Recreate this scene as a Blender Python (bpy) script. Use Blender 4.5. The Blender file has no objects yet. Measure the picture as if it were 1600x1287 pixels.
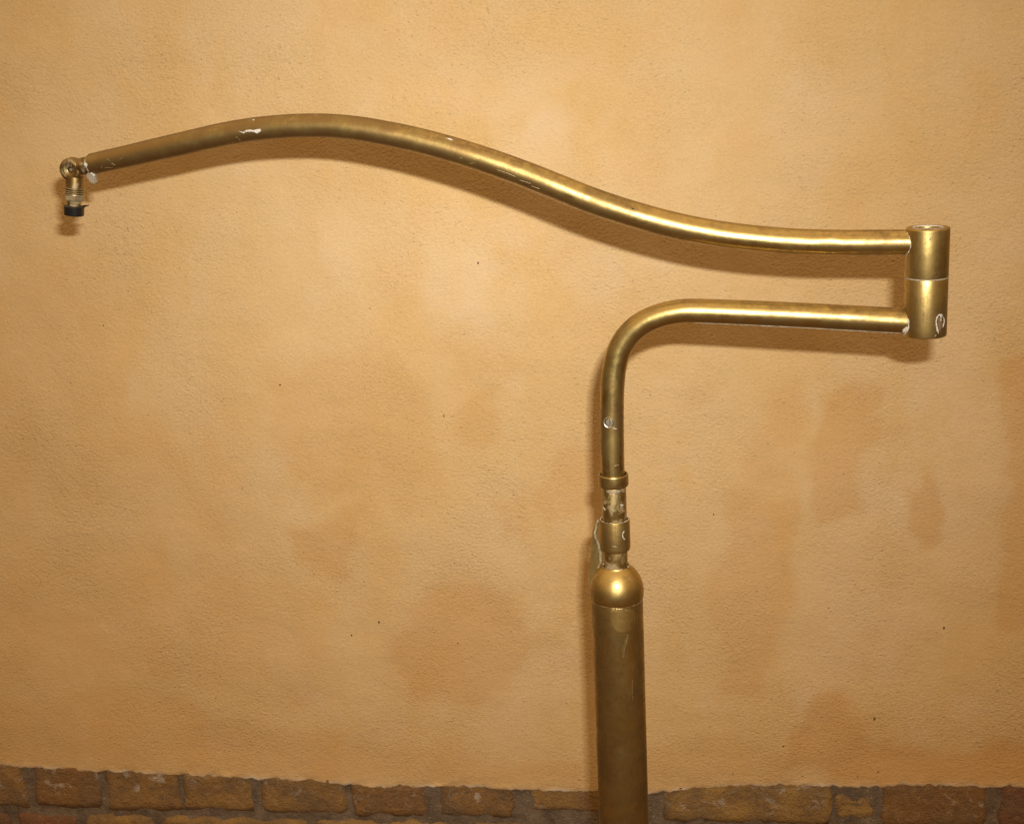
import bpy, bmesh, math, random
import numpy as np
from mathutils import Vector, Matrix, noise
from mathutils.bvhtree import BVHTree

random.seed(7)
scene = bpy.context.scene
col = scene.collection

# ------------------------------------------------------------------ camera
FPX, CX, CY = 2100.0, 800.0, 643.5            # focal length in photo pixels (1600 wide)
YAW, PITCH, ROLL = math.radians(7.5), math.radians(15.0), math.radians(2.9)
F = Vector((-math.sin(YAW)*math.cos(PITCH), math.cos(YAW)*math.cos(PITCH), -math.sin(PITCH)))
R0 = Vector((math.cos(YAW), math.sin(YAW), 0)); U0 = R0.cross(F)
RT = R0*math.cos(ROLL) - U0*math.sin(ROLL)
UP = U0*math.cos(ROLL) + R0*math.sin(ROLL)
CAM = Vector((0, -2.0*F.y, 1.6))
cd = bpy.data.cameras.new("camera"); cam = bpy.data.objects.new("camera", cd); col.objects.link(cam)
cd.sensor_fit = 'HORIZONTAL'; cd.sensor_width = 36.0; cd.lens = 36.0*FPX/1600.0
cd.clip_start = 0.02; cd.clip_end = 100.0
m = Matrix((RT, UP, -F)).transposed().to_4x4(); m.translation = CAM
cam.matrix_world = m
scene.camera = cam

# ------------------------------------------------------------------ world: dim warm ambient
wd = bpy.data.worlds.new("World"); scene.world = wd; wd.use_nodes = True
wn = wd.node_tree; wn.nodes.clear()
wo = wn.nodes.new('ShaderNodeOutputWorld'); wb = wn.nodes.new('ShaderNodeBackground')
tc = wn.nodes.new('ShaderNodeTexCoord'); sx = wn.nodes.new('ShaderNodeSeparateXYZ')
mr = wn.nodes.new('ShaderNodeMapRange'); wr = wn.nodes.new('ShaderNodeValToRGB')
wn.links.new(tc.outputs['Generated'], sx.inputs[0]); wn.links.new(sx.outputs['Z'], mr.inputs['Value'])
mr.inputs['From Min'].default_value = -1; mr.inputs['From Max'].default_value = 1
wn.links.new(mr.outputs[0], wr.inputs[0])
e = wr.color_ramp.elements
e[0].position = 0.36; e[0].color = (0.050, 0.026, 0.010, 1)
e[1].position = 0.98; e[1].color = (0.98, 0.68, 0.40, 1)
em = wr.color_ramp.elements.new(0.54); em.color = (0.17, 0.098, 0.038, 1)
em = wr.color_ramp.elements.new(0.72); em.color = (0.66, 0.400, 0.165, 1)
wn.links.new(wr.outputs[0], wb.inputs['Color']); wb.inputs['Strength'].default_value = 1.2
wn.links.new(wb.outputs[0], wo.inputs[0])

# ------------------------------------------------------------------ the camera's own flash
fl = bpy.data.lights.new("camera_flash", 'AREA'); flash = bpy.data.objects.new("camera_flash", fl); col.objects.link(flash)
fl.shape = 'RECTANGLE'; fl.size = 0.036; fl.size_y = 0.014
fl.energy = 6.15; fl.color = (1.0, 0.96, 0.88); fl.spread = math.radians(75)
FPOS = CAM + RT*0.041 + UP*0.080 - F*0.037
aim = CAM + (F + RT*(710-CX)/FPX - UP*(340-CY)/FPX)*1.95
zz = (FPOS-aim).normalized(); xx = UP.cross(zz).normalized(); yy = zz.cross(xx)
m = Matrix((xx, yy, zz)).transposed().to_4x4(); m.translation = FPOS; flash.matrix_world = m

vs = scene.view_settings
vs.view_transform = 'Standard'; vs.look = 'None'; vs.gamma = 1.0; vs.exposure = 0.0
vs.use_curve_mapping = False
scene.render.resolution_x = 1024; scene.render.resolution_y = 823

# ------------------------------------------------------------------ pixel -> place helpers
def ray(u, v): return (F + RT*((u-CX)/FPX) - UP*((v-CY)/FPX))
def on_plane(u, v, n, p):
    d = ray(u, v); return CAM + d*((p-CAM).dot(n)/d.dot(n))
def W(u, v, y=0.0): return on_plane(u, v, Vector((0,1,0)), Vector((0,y,0)))
PR = CAM + ray(1448, 440)*1.339                 # hinge of the arm
PL = CAM + ray(116, 262)*1.480                  # tip of the arm, swung a little to the wall
T = (PL-PR); T.z = 0; T.normalize(); T = -T     # lamp plane, pointing right
NB = Vector((-T.y, T.x, 0))                     # to the wall
NF = -NB                                        # to the camera
def P(u, v, back=0.0): return on_plane(u, v, NB, PR + NB*back)
def depth(p): return (p-CAM).dot(F)
def mpp(p): return depth(p)/FPX                 # metres per photo pixel there
BASE = P(975, 1287); BASE.z = 0.0

# ------------------------------------------------------------------ materials
def N(nt, t, **kw):
    n = nt.nodes.new(t)
    for k, v in kw.items(): setattr(n, k, v)
    return n
def new_mat(name):
    m = bpy.data.materials.new(name); m.use_nodes = True
    nt = m.node_tree; return m, nt, nt.nodes['Principled BSDF'], nt.links
def noise_tex(nt, vec, scale, detail=4, rough=.55, dist=0):
    n = N(nt, 'ShaderNodeTexNoise'); n.inputs['Scale'].default_value = scale
    n.inputs['Detail'].default_value = detail; n.inputs['Roughness'].default_value = rough
    n.inputs['Distortion'].default_value = dist
    if vec: nt.links.new(vec, n.inputs['Vector'])
    return n.outputs['Fac']
def mapping(nt, vec, sc):
    mp = N(nt, 'ShaderNodeMapping'); mp.inputs['Scale'].default_value = sc
    nt.links.new(vec, mp.inputs['Vector']); return mp.outputs[0]
def ramp(nt, fac, stops):
    r = N(nt, 'ShaderNodeValToRGB'); nt.links.new(fac, r.inputs[0])
    el = r.color_ramp.elements
    while len(el) < len(stops): el.new(0.5)
    for i, (p, c) in enumerate(stops):
        el[i].position = p; el[i].color = (c, c, c, 1) if isinstance(c, (int, float)) else (*c, 1)
    return r.outputs[0]
def mixc(nt, fac, a, b, mode='MIX'):
    n = N(nt, 'ShaderNodeMix', data_type='RGBA', blend_type=mode)
    for s, x in ((n.inputs[0], fac), (n.inputs[6], a), (n.inputs[7], b)):
        if isinstance(x, (int, float)): s.default_value = x
        elif isinstance(x, tuple): s.default_value = (*x, 1)
        else: nt.links.new(x, s)
    return n.outputs[2]
def math_n(nt, op, a, b=0.0, clamp=False):
    n = N(nt, 'ShaderNodeMath', operation=op, use_clamp=clamp)
    for s, x in ((n.inputs[0], a), (n.inputs[1], b)):
        if isinstance(x, (int, float)): s.default_value = x
        else: nt.links.new(x, s)
    return n.outputs[0]
def bump(nt, h, dist, strength=1.0, prev=None):
    b = N(nt, 'ShaderNodeBump'); b.inputs['Distance'].default_value = dist
    b.inputs['Strength'].default_value = strength
    nt.links.new(h, b.inputs['Height'])
    if prev: nt.links.new(prev, b.inputs['Normal'])
    return b.outputs[0]

def brass(name, tarnish=.5, rough=.33, dirt=.0, along=0.0):
    m, nt, bs, L = new_mat(name)
    uv = N(nt, 'ShaderNodeUVMap').outputs[0]
    ob = N(nt, 'ShaderNodeTexCoord').outputs['Object']
    blot = noise_tex(nt, ob, 22, 5, .65, .5)                    # broad patches of tarnish
    fine = noise_tex(nt, ob, 160, 4, .65)
    streak = noise_tex(nt, mapping(nt, uv, (14, 900, 1)), 1.0, 3, .6)   # rubbing lines along the tube
    t = math_n(nt, 'ADD', math_n(nt, 'MULTIPLY', blot, .55), math_n(nt, 'MULTIPLY', fine, .25))
    t = math_n(nt, 'ADD', t, math_n(nt, 'MULTIPLY', streak, .25))
    if along:                                    # browner towards the far end of the tube
        su = N(nt, 'ShaderNodeSeparateXYZ'); L.new(uv, su.inputs[0])
        ml = N(nt, 'ShaderNodeMapRange'); L.new(su.outputs['X'], ml.inputs['Value'])
        ml.inputs['From Min'].default_value = .75; ml.inputs['From Max'].default_value = .15
        t = math_n(nt, 'ADD', t, math_n(nt, 'MULTIPLY', ml.outputs[0], along))
    tf = ramp(nt, t, [(.66-.34*tarnish, 0.0), (.79-.34*tarnish, 1.0)])
    c = mixc(nt, tf, (.50, .365, .130), (.245, .158, .056))
    green = ramp(nt, noise_tex(nt, ob, 45, 3), [(.5, 0), (.75, .45)])
    c = mixc(nt, green, c, (.34, .29, .10))
    r = math_n(nt, 'ADD', rough-.05, math_n(nt, 'MULTIPLY', tf, .14))
    r = math_n(nt, 'ADD', r, math_n(nt, 'MULTIPLY', math_n(nt, 'SUBTRACT', noise_tex(nt, ob, 60, 5, .7), .5), .22))
    met = 1.0
    sp = ramp(nt, noise_tex(nt, ob, 420, 2, .5), [(.70, 0), (.76, .55)])   # tiny pale specks and scuffs
    c = mixc(nt, math_n(nt, 'MULTIPLY', sp, .5), c, (.62, .55, .38))
    if dirt > 0:
        df = ramp(nt, noise_tex(nt, mapping(nt, ob, (1, 1, .8)), 75, 6, .7, .6), [(.60-.14*dirt, 0), (.72-.1*dirt, .75)])
        c = mixc(nt, df, c, (.40, .335, .235))
        r = math_n(nt, 'ADD', r, math_n(nt, 'MULTIPLY', df, .3))
        L.new(math_n(nt, 'SUBTRACT', 1.0, math_n(nt, 'MULTIPLY', df, .8)), bs.inputs['Metallic'])
    else: L.new(math_n(nt, 'SUBTRACT', 1.0, math_n(nt, 'MULTIPLY', tf, .10)), bs.inputs['Metallic'])
    L.new(c, bs.inputs['Base Color']); L.new(r, bs.inputs['Roughness'])
    h = math_n(nt, 'ADD', math_n(nt, 'MULTIPLY', streak, .4), fine)
    L.new(bump(nt, h, .00016, .7, bump(nt, noise_tex(nt, ob, 48, 2, .5), .0005, .7)), bs.inputs['Normal'])
    bs.inputs['Coat Weight'].default_value = .16; bs.inputs['Coat Roughness'].default_value = .38
    return m

def plain(name, c, rough=.6, metal=0.0, scale=220, var=.35, bd=.0003):
    m, nt, bs, L = new_mat(name)
    ob = N(nt, 'ShaderNodeTexCoord').outputs['Object']
    n = noise_tex(nt, ob, scale, 5, .6)
    f = ramp(nt, n, [(.3, 0), (.7, 1)])
    L.new(mixc(nt, f, tuple(x*(1-var) for x in c), c), bs.inputs['Base Color'])
    bs.inputs['Roughness'].default_value = rough; bs.inputs['Metallic'].default_value = metal
    if bd: L.new(bump(nt, n, bd), bs.inputs['Normal'])
    return m

M_POLE = brass('brass_pole', .66, .395)
M_CAP = brass('brass_cap', .40, .44)
M_ARM = brass('brass_arm', .54, .38)
M_ARM2 = brass('brass_swing_arm', .53, .37, 0, .14)
M_HINGE = brass('brass_hinge', .52, .45)
M_RUB = brass('brass_rubbed', .0, .52)
M_SHEEN = brass('brass_painted_sheen', .45, .43)  # lighter brass that paints the pole's vertical sheen
M_DIRTY = brass('brass_dirty', .55, .44, .95)
M_KNUCKLE = brass('brass_knuckle', .95, .36, .45)
M_PALE = plain('pale_brass', (.50, .42, .25), .45, .75)
M_WHITE = plain('white_residue', (.66, .62, .55), .8, 0, 500, .45, .0006)
M_CRUST = plain('solder_crust', (.47, .385, .22), .55, .4, 350, .6, .0012)
M_SEAM = plain('seam_washer', (.46, .41, .31), .7, 0, 300, .6, .0004)
M_GREY = plain('grey_residue', (.37, .32, .24), .75, 0, 400, .5, .0004)
M_DARK = plain('dark_gap', (.02, .016, .010), .7)
M_RUBBER = plain('black_rubber', (.012, .010, .009), .38, 0, 300, .3, .0001)
M_STEEL = plain('screw_steel', (.62, .58, .46), .38, .9)

def make_glue():
    m, nt, bs, L = new_mat('dried_glue')
    bs.inputs['Base Color'].default_value = (.42, .36, .28, 1); bs.inputs['Roughness'].default_value = .3
    bs.inputs['Transmission Weight'].default_value = .35; bs.inputs['IOR'].default_value = 1.4
    return m
M_GLUE = make_glue()

def make_plaster():
    m, nt, bs, L = new_mat('ochre_plaster')
    ob = N(nt, 'ShaderNodeTexCoord').outputs['Object']
    st = N(nt, 'ShaderNodeAttribute', attribute_name='stain').outputs['Fac']
    li = N(nt, 'ShaderNodeAttribute', attribute_name='lime').outputs['Fac']
    base = mixc(nt, ramp(nt, noise_tex(nt, ob, 2.6, 4, .55, .3), [(.35, 0), (.66, 1)]), (.628, .438, .205), (.655, .477, .256))
    base = mixc(nt, ramp(nt, noise_tex(nt, mapping(nt, ob, (1, 1, .55)), 9, 5, .6, .3), [(.44, 0), (.70, .75)]), base, (.622, .408, .168))
    pal = ramp(nt, noise_tex(nt, ob, 14, 6, .65), [(.56, 0), (.74, .5)])
    base = mixc(nt, pal, base, (.67, .50, .300))
    c = mixc(nt, math_n(nt, 'MULTIPLY', st, 1.0, True), base, (.55, .305, .098))
    mot = ramp(nt, noise_tex(nt, ob, 330, 3, .6), [(.25, .90), (.75, 1.06)])
    c = mixc(nt, 1.0, c, mot, 'MULTIPLY')
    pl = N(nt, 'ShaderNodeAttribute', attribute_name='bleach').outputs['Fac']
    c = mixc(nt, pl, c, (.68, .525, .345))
    c = mixc(nt, li, c, (.64, .57, .47))
    L.new(c, bs.inputs['Base Color'])
    bs.inputs['Roughness'].default_value = .82
    bs.inputs['Specular IOR Level'].default_value = .25
    g1 = noise_tex(nt, mapping(nt, ob, (.85, 1, 1.2)), 235, 3, .6, .4)
    g2 = noise_tex(nt, ob, 60, 3, .5)
    v = N(nt, 'ShaderNodeTexVoronoi'); v.inputs['Scale'].default_value = 190
    L.new(mapping(nt, ob, (.8, 1, 1.2)), v.inputs['Vector'])
    gr = ramp(nt, v.outputs['Distance'], [(.0, 1), (.32, 0)])
    sel = ramp(nt, noise_tex(nt, ob, 120, 2), [(.50, 0), (.62, 1)])
    h = math_n(nt, 'ADD', math_n(nt, 'MULTIPLY', g1, .9), math_n(nt, 'MULTIPLY', math_n(nt, 'MULTIPLY', gr, sel), .55))
    amp = ramp(nt, noise_tex(nt, ob, 4.5, 4), [(.36, .35), (.64, 1.15)])     # smoother and rougher trowelled areas
    h = math_n(nt, 'MULTIPLY', h, amp)
    nrm = bump(nt, g2, .0011, .8)
    L.new(bump(nt, h, .0023, 1.0, nrm), bs.inputs['Normal'])
    return m
M_PLASTER = make_plaster()

def make_brick():
    m, nt, bs, L = new_mat('old_brick')
    ob = N(nt, 'ShaderNodeTexCoord').outputs['Object']
    oi = N(nt, 'ShaderNodeObjectInfo').outputs['Random']
    tone = N(nt, 'ShaderNodeAttribute', attribute_type='OBJECT', attribute_name='red').outputs['Fac']
    wp = N(nt, 'ShaderNodeNewGeometry').outputs['Position']
    c = mixc(nt, oi, (.26, .135, .045), (.42, .260, .080))
    c = mixc(nt, tone, c, (.22, .080, .042))
    c = mixc(nt, ramp(nt, noise_tex(nt, wp, 22, 5, .65), [(.42, 0), (.68, .8)]), c, (.235, .135, .055))
    c = mixc(nt, ramp(nt, noise_tex(nt, wp, 110, 4, .7), [(.52, 0), (.72, .7)]), c, (.36, .24, .12))
    c = mixc(nt, ramp(nt, noise_tex(nt, wp, 260, 3, .6), [(.64, 0), (.72, .85)]), c, (.09, .055, .03))
    c = mixc(nt, ramp(nt, noise_tex(nt, wp, 300, 3, .6), [(.68, 0), (.75, .6)]), c, (.55, .50, .44))
    lime = ramp(nt, noise_tex(nt, wp, 42, 6, .68, .4), [(.575, 0), (.65, .85)])
    sz = N(nt, 'ShaderNodeSeparateXYZ'); L.new(wp, sz.inputs[0])
    up = N(nt, 'ShaderNodeMapRange'); L.new(sz.outputs['Z'], up.inputs['Value'])
    up.inputs['From Min'].default_value = .412; up.inputs['From Max'].default_value = .446
    c = mixc(nt, math_n(nt, 'MULTIPLY', lime, up.outputs[0]), c, (.52, .45, .38))      # plaster splashes under the render
    bs.inputs['Roughness'].default_value = .9
    c = mixc(nt, ramp(nt, noise_tex(nt, wp, 11, 5, .7), [(.44, 0), (.66, .6)]), c, (.14, .105, .07))
    L.new(c, bs.inputs['Base Color'])
    h = math_n(nt, 'ADD', noise_tex(nt, wp, 90, 6, .65), math_n(nt, 'MULTIPLY', noise_tex(nt, wp, 400, 3), .4))
    L.new(bump(nt, h, .008), bs.inputs['Normal'])
    return m
M_BRICK = make_brick()
def make_mortar():
    m, nt, bs, L = new_mat('grey_mortar')
    wp = N(nt, 'ShaderNodeNewGeometry').outputs['Position']
    c = mixc(nt, ramp(nt, noise_tex(nt, wp, 30, 6, .65), [(.35, 0), (.7, 1)]), (.11, .080, .055), (.26, .20, .14))
    c = mixc(nt, ramp(nt, noise_tex(nt, wp, 170, 4, .7), [(.6, 0), (.72, .7)]), c, (.42, .36, .29))
    L.new(c, bs.inputs['Base Color']); bs.inputs['Roughness'].default_value = .95
    h = math_n(nt, 'ADD', noise_tex(nt, wp, 70, 6, .7), math_n(nt, 'MULTIPLY', noise_tex(nt, wp, 350, 3), .5))
    L.new(bump(nt, h, .006), bs.inputs['Normal'])
    return m
M_MORTAR = make_mortar()
M_FLOOR = plain('floor_clay', (.22, .14, .09), .85, 0, 40, .3, .002)

# ------------------------------------------------------------------ mesh helpers
def mesh_obj(name, verts, faces, mat, parent=None, smooth=True, uvs=None, origin=None):
    org = origin if origin is not None else (parent_origin.get(parent.name, Vector((0,0,0))) if parent else Vector((0,0,0)))
    me = bpy.data.meshes.new(name)
    me.from_pydata([tuple(Vector(v)-org) for v in verts], [], faces)
    if uvs is not None:
        ul = me.uv_layers.new(name='UVMap')
        for lp in me.loops: ul.data[lp.index].uv = uvs[lp.vertex_index]
    me.materials.append(mat)
    if smooth:
        for p in me.polygons: p.use_smooth = True
    me.update()
    o = bpy.data.objects.new(name, me); col.objects.link(o)
    if parent: o.parent = parent
    parent_origin[o.name] = org
    return o
parent_origin = {}

def sharp(o, deg=38):
    me = o.data
    bm = bmesh.new(); bm.from_mesh(me)
    for ed in bm.edges:
        if len(ed.link_faces) == 2 and ed.calc_face_angle(0) > math.radians(deg): ed.smooth = False
    bm.to_mesh(me); bm.free()

def frame_of(d):
    d = d.normalized()
    a = Vector((0,0,1)) if abs(d.z) < .9 else Vector((0,1,0))
    x = a.cross(d).normalized(); return x, d.cross(x)

def lathe(name, p0, axis, prof, mat, parent, seg=64, wob=0.0, smooth=True, faces_n=None, cap=True):
    """prof: (radius, distance along the axis)"""
    ax = axis.normalized(); X, Y = frame_of(ax)
    vs_, fs, uv = [], [], []
    ns = faces_n or seg
    for i, (r, h) in enumerate(prof):
        for k in range(ns):
            a = 2*math.pi*k/ns
            rr = r*(1+wob*noise.noise(Vector((math.cos(a)*2, math.sin(a)*2, h*60))))
            vs_.append(p0 + ax*h + X*(rr*math.cos(a)) + Y*(rr*math.sin(a)))
            uv.append((h, a*max(r, .004)))
    for i in range(len(prof)-1):
        for k in range(ns):
            a, b = i*ns+k, i*ns+(k+1) % ns
            fs.append((a, b, b+ns, a+ns))
    if cap and prof[0][0] > 1e-6: fs.append(tuple(reversed(range(ns))))
    if cap and prof[-1][0] > 1e-6: fs.append(tuple(range((len(prof)-1)*ns, len(prof)*ns)))
    o = mesh_obj(name, vs_, fs, mat, parent, smooth, uv)
    sharp(o)
    return o

def catmull(pts, n):
    out = []
    q = [pts[0]*2-pts[1]] + pts + [pts[-1]*2-pts[-2]]
    for i in range(1, len(q)-2):
        for k in range(n):
            t = k/n; a, b, c, d = q[i-1], q[i], q[i+1], q[i+2]
            out.append(.5*((2*b)+(c-a)*t+(2*a-5*b+4*c-d)*t*t+(3*b-a-3*c+d)*t**3))
    out.append(pts[-1]); return out

def sweep(name, pts, rads, mat, parent, seg=40, cap=True, disp=None, up=None):
    vs_, fs, uv = [], [], []
    s = 0.0; n = len(pts); X = None
    for i, p in enumerate(pts):
        d = (pts[min(i+1, n-1)]-pts[max(i-1, 0)]).normalized()
        if X is None:
            X, Y = frame_of(d) if up is None else (up.cross(d).normalized(), None)
        X = (X-d*X.dot(d)).normalized(); Y = d.cross(X)
        if i: s += (p-pts[i-1]).length
        for k in range(seg):
            a = 2*math.pi*k/seg; nv = X*math.cos(a)+Y*math.sin(a)
            q = p+nv*rads[i]
            if disp: q = q+nv*disp(q)
            vs_.append(q); uv.append((s, a*rads[i]))
    for i in range(n-1):
        for k in range(seg):
            a, b = i*seg+k, i*seg+(k+1) % seg
            fs.append((a, b, b+seg, a+seg))
    if cap:
        fs.append(tuple(reversed(range(seg)))); fs.append(tuple(range((n-1)*seg, n*seg)))
    o = mesh_obj(name, vs_, fs, mat, parent, True, uv)
    sharp(o, 60)
    return o

def plate(name, outline, thick, mat, parent, normal, bev=.0006):
    """outline: world points, roughly in a plane; extruded along normal and bevelled"""
    bm = bmesh.new()
    vsb = [bm.verts.new(p) for p in outline]
    f = bm.faces.new(vsb)
    r = bmesh.ops.extrude_face_region(bm, geom=[f])
    for g in r['geom']:
        if isinstance(g, bmesh.types.BMVert): g.co += normal*thick
    bmesh.ops.bevel(bm, geom=list(bm.edges), offset=bev, segments=2, affect='EDGES', clamp_overlap=True)
    bmesh.ops.recalc_face_normals(bm, faces=bm.faces)
    bmesh.ops.triangulate(bm, faces=[q for q in bm.faces if len(q.verts) > 4])
    org = parent_origin[parent.name]
    for v in bm.verts: v.co -= org
    me = bpy.data.meshes.new(name); bm.to_mesh(me); bm.free()
    me.materials.append(mat)
    for p in me.polygons: p.use_smooth = True
    o = bpy.data.objects.new(name, me); col.objects.link(o); o.parent = parent
    parent_origin[o.name] = org
    sharp(o, 45)
    return o

def bvh_of(o):
    org = parent_origin[o.name]
    return BVHTree.FromPolygons([v.co+org for v in o.data.vertices], [tuple(p.vertices) for p in o.data.polygons])
def hit(b, u, v):
    h = b.ray_cast(CAM, ray(u, v).normalized())
    return (h[0], h[1]) if h[0] is not None else None

def smear(name, b, poly, mat, parent, h=.0005, dens=3, flat=False):
    jit = .25 if flat else .55
    """a thin raised patch on the surface, outline in photo pixels"""
    n = len(poly); ol = []
    for i in range(n):
        a, c = poly[i], poly[(i+1) % n]
        for k in range(dens):
            t = k/dens; ol.append((a[0]+(c[0]-a[0])*t+random.uniform(-jit, jit), a[1]+(c[1]-a[1])*t+random.uniform(-jit, jit)*.7))
    cu = sum(p[0] for p in ol)/len(ol); cv = sum(p[1] for p in ol)/len(ol)
    vs_, fs = [], []; rings = [(1.0, -.0004), (.96, h*.6), (.6, h), (.25, h*1.1)] if not flat else [(1, -.0001), (.97, h), (.8, h), (.6, h), (.4, h), (.2, h)]
    for sc, hh in rings:
        for u, v in ol:
            q = hit(b, cu+(u-cu)*sc, cv+(v-cv)*sc)
            if q is None: return None
            vs_.append(q[0]+q[1]*(hh+(random.uniform(0, h*.3) if hh > 0 and not flat else 0)))
    k = len(ol)
    for r in range(len(rings)-1):
        for i in range(k): fs.append((r*k+i, r*k+(i+1) % k, (r+1)*k+(i+1) % k, (r+1)*k+i))
    q = hit(b, cu, cv); vs_.append(q[0]+q[1]*h*1.1)
    for i in range(k): fs.append(((len(rings)-1)*k+i, (len(rings)-1)*k+(i+1) % k, len(rings)*k))
    return mesh_obj(name, vs_, fs, mat, parent, True)

def bead(name, b, line, wpx, mat, parent, wob=.35):
    """a thin ridge along a line on the surface, photo pixels"""
    pts = []
    for i in range(len(line)-1):
        a, c = line[i], line[i+1]
        st = max(2, int(math.hypot(c[0]-a[0], c[1]-a[1])/1.5))
        for k in range(st):
            t = k/st; q = hit(b, a[0]+(c[0]-a[0])*t, a[1]+(c[1]-a[1])*t)
            if q: pts.append(q[0])
    q = hit(b, *line[-1])
    if q: pts.append(q[0])
    if len(pts) < 3: return None
    w = wpx*mpp(pts[0])*.5
    rads = [w*(1+wob*2*(noise.noise(p*420)))*(.35 if i in (0, len(pts)-1) else 1) for i, p in enumerate(pts)]
    return sweep(name, pts, [max(r, .0001) for r in rads], mat, parent, 8)

def empty(name, loc, label, cat):
    o = bpy.data.objects.new(name, None); col.objects.link(o); o.location = loc
    o['label'] = label; o['category'] = cat; o.empty_display_size = .1
    parent_origin[o.name] = Vector(loc); return o

# ================================================================== SETTING
fl_o = mesh_obj('floor', [(-2.6,-2.6,0),(2.4,-2.6,0),(2.4,.12,0),(-2.6,.12,0),(-2.6,-2.6,-.08),(2.4,-2.6,-.08),(2.4,.12,-.08),(-2.6,.12,-.08)],
                [(0,1,2,3),(7,6,5,4),(0,4,5,1),(1,5,6,2),(2,6,7,3),(3,7,4,0)], M_FLOOR, smooth=False)
fl_o['kind'] = 'structure'; fl_o['label'] = 'plain clay floor under the lamp and wall'

wall = empty('wall', (0, 0, 0), 'ochre plastered wall with damp stains above a strip of bare old bricks', 'wall')

# ---- plaster coat: a relief sheet with a ragged lower edge over the bricks
edge_px = [(0,1197),(60,1201),(130,1205),(200,1208),(300,1213),(400,1217),(480,1221),(520,1226),(560,1228),(600,1232),(640,1231),(700,1228),
           (740,1231),(800,1235),(860,1236),(930,1238),(1013,1241),(1040,1237),(1100,1232),(1200,1228),(1280,1229),(1330,1231),(1400,1229),(1460,1228),(1530,1231),(1560,1230),(1600,1232)]
TH = .007
ex = np.array([W(u, v, -TH).x for u, v in edge_px]); ez = np.array([W(u, v, -TH).z for u, v in edge_px])
X0, X1, ZT = -1.95, 1.25, 2.15
xs = np.arange(X0, X1+.001, .0055)
zedge = np.interp(xs, ex, ez)
for i, x in enumerate(xs):
    zedge[i] += .0045*noise.noise(Vector((x*38, 0, 3))) + .003*noise.noise(Vector((x*110, 5, 3))) + .0018*noise.noise(Vector((x*260, 9, 3)))
off = np.concatenate([[-.001, .0, .0008, .002, .0035, .0055, .008, .011], np.arange(.0155, ZT-.44, .0065)])
prof = np.concatenate([[0, .62, .74, .83, .90, .95, .985, 1.0], np.ones(len(off)-8)])

# damp stains: each a shape of its own on the plaster, outlined from the photograph
def poly_w(pts): return [(W(u, v, -TH).x, W(u, v, -TH).z) for u, v in pts]
def ell(u, v, ru, rv, k=14): return [(u+ru*math.cos(2*math.pi*i/k), v+rv*math.sin(2*math.pi*i/k)) for i in range(k)]
STAINS = [  # outline, strength, softness (m)
 ([(1142,775),(1180,768),(1200,780),(1232,772),(1250,800),(1245,850),(1238,905),(1226,960),(1214,1020),(1200,1085),(1160,1100),(1125,1095),(1118,1040),(1108,960),(1102,880),(1130,830)], .40, .022),
 ([(1270,690),(1280,640),(1330,610),(1372,600),(1368,650),(1345,700),(1335,770),(1322,800),(1290,808),(1276,790),(1268,740)], .48, .014),
 ([(1165,690),(1200,610),(1240,600),(1236,680),(1225,740),(1190,760),(1165,740)], .26, .022),
 ([(1450,722),(1464,730),(1474,770),(1476,830),(1462,845),(1446,852),(1430,842),(1424,795),(1432,750)], .58, .010),
 ([(1572,560),(1640,540),(1700,560),(1700,1010),(1580,1000),(1560,985),(1562,900),(1578,840),(1572,760),(1565,690)], .50, .012),
 ([(1215,1210),(1222,1160),(1245,1115),(1275,1085),(1300,1078),(1330,1098),(1350,1130),(1372,1160),(1440,1162),(1500,1185),(1560,1165),(1640,1160),(1700,1210),(1400,1226)], .66, .018),
 ([(1020,1170),(1080,1150),(1150,1165),(1230,1170),(1230,1222),(1100,1226),(1030,1228)], .28, .02),
 ([(440,600),(520,572),(600,575),(640,610),(668,690),(672,740),(620,760),(560,745),(500,770),(455,740),(430,680)], .22, .03),
 ([(525,790),(550,785),(556,840),(548,905),(500,905),(468,880),(470,820)], .28, .022),
 ([(640,950),(700,920),(780,925),(830,990),(820,1060),(760,1100),(690,1090),(640,1100),(622,1020)], .30, .028),
 ([(735,600),(765,600),(768,690),(750,712),(722,690),(722,640)], .26, .016),
 ([(870,705),(930,700),(925,800),(880,830),(850,780)], .24, .022),
 ([(770,790),(830,785),(835,850),(790,860)], .20, .02),
 ([(380,880),(470,930),(510,1000),(500,1080),(430,1100),(350,1060),(250,1080),(200,1000),(280,900)], .17, .04),
 ([(620,730),(660,740),(650,800),(615,790)], .15, .02),
 ([(-40,1080),(200,1090),(420,1130),(600,1150),(900,1190),(900,1226),(500,1216),(200,1200),(-40,1190)], .24, .04),
 ([(20,380),(140,420),(180,600),(120,760),(20,780),(-60,600)], .14, .06),
 ([(0,700),(330,640),(420,900),(300,1050),(0,1080)], .14, .07),
 ([(690,520),(790,520),(800,575),(700,590)], .18, .03),
 ([(1060,600),(1120,590),(1130,640),(1060,640)], .16, .02),
]
nx, nz = len(xs), len(off)
XX = np.repeat(xs[None, :], nz, 0); ZZ = zedge[None, :]*np.exp(-off[:, None]*0) + off[:, None]
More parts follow.
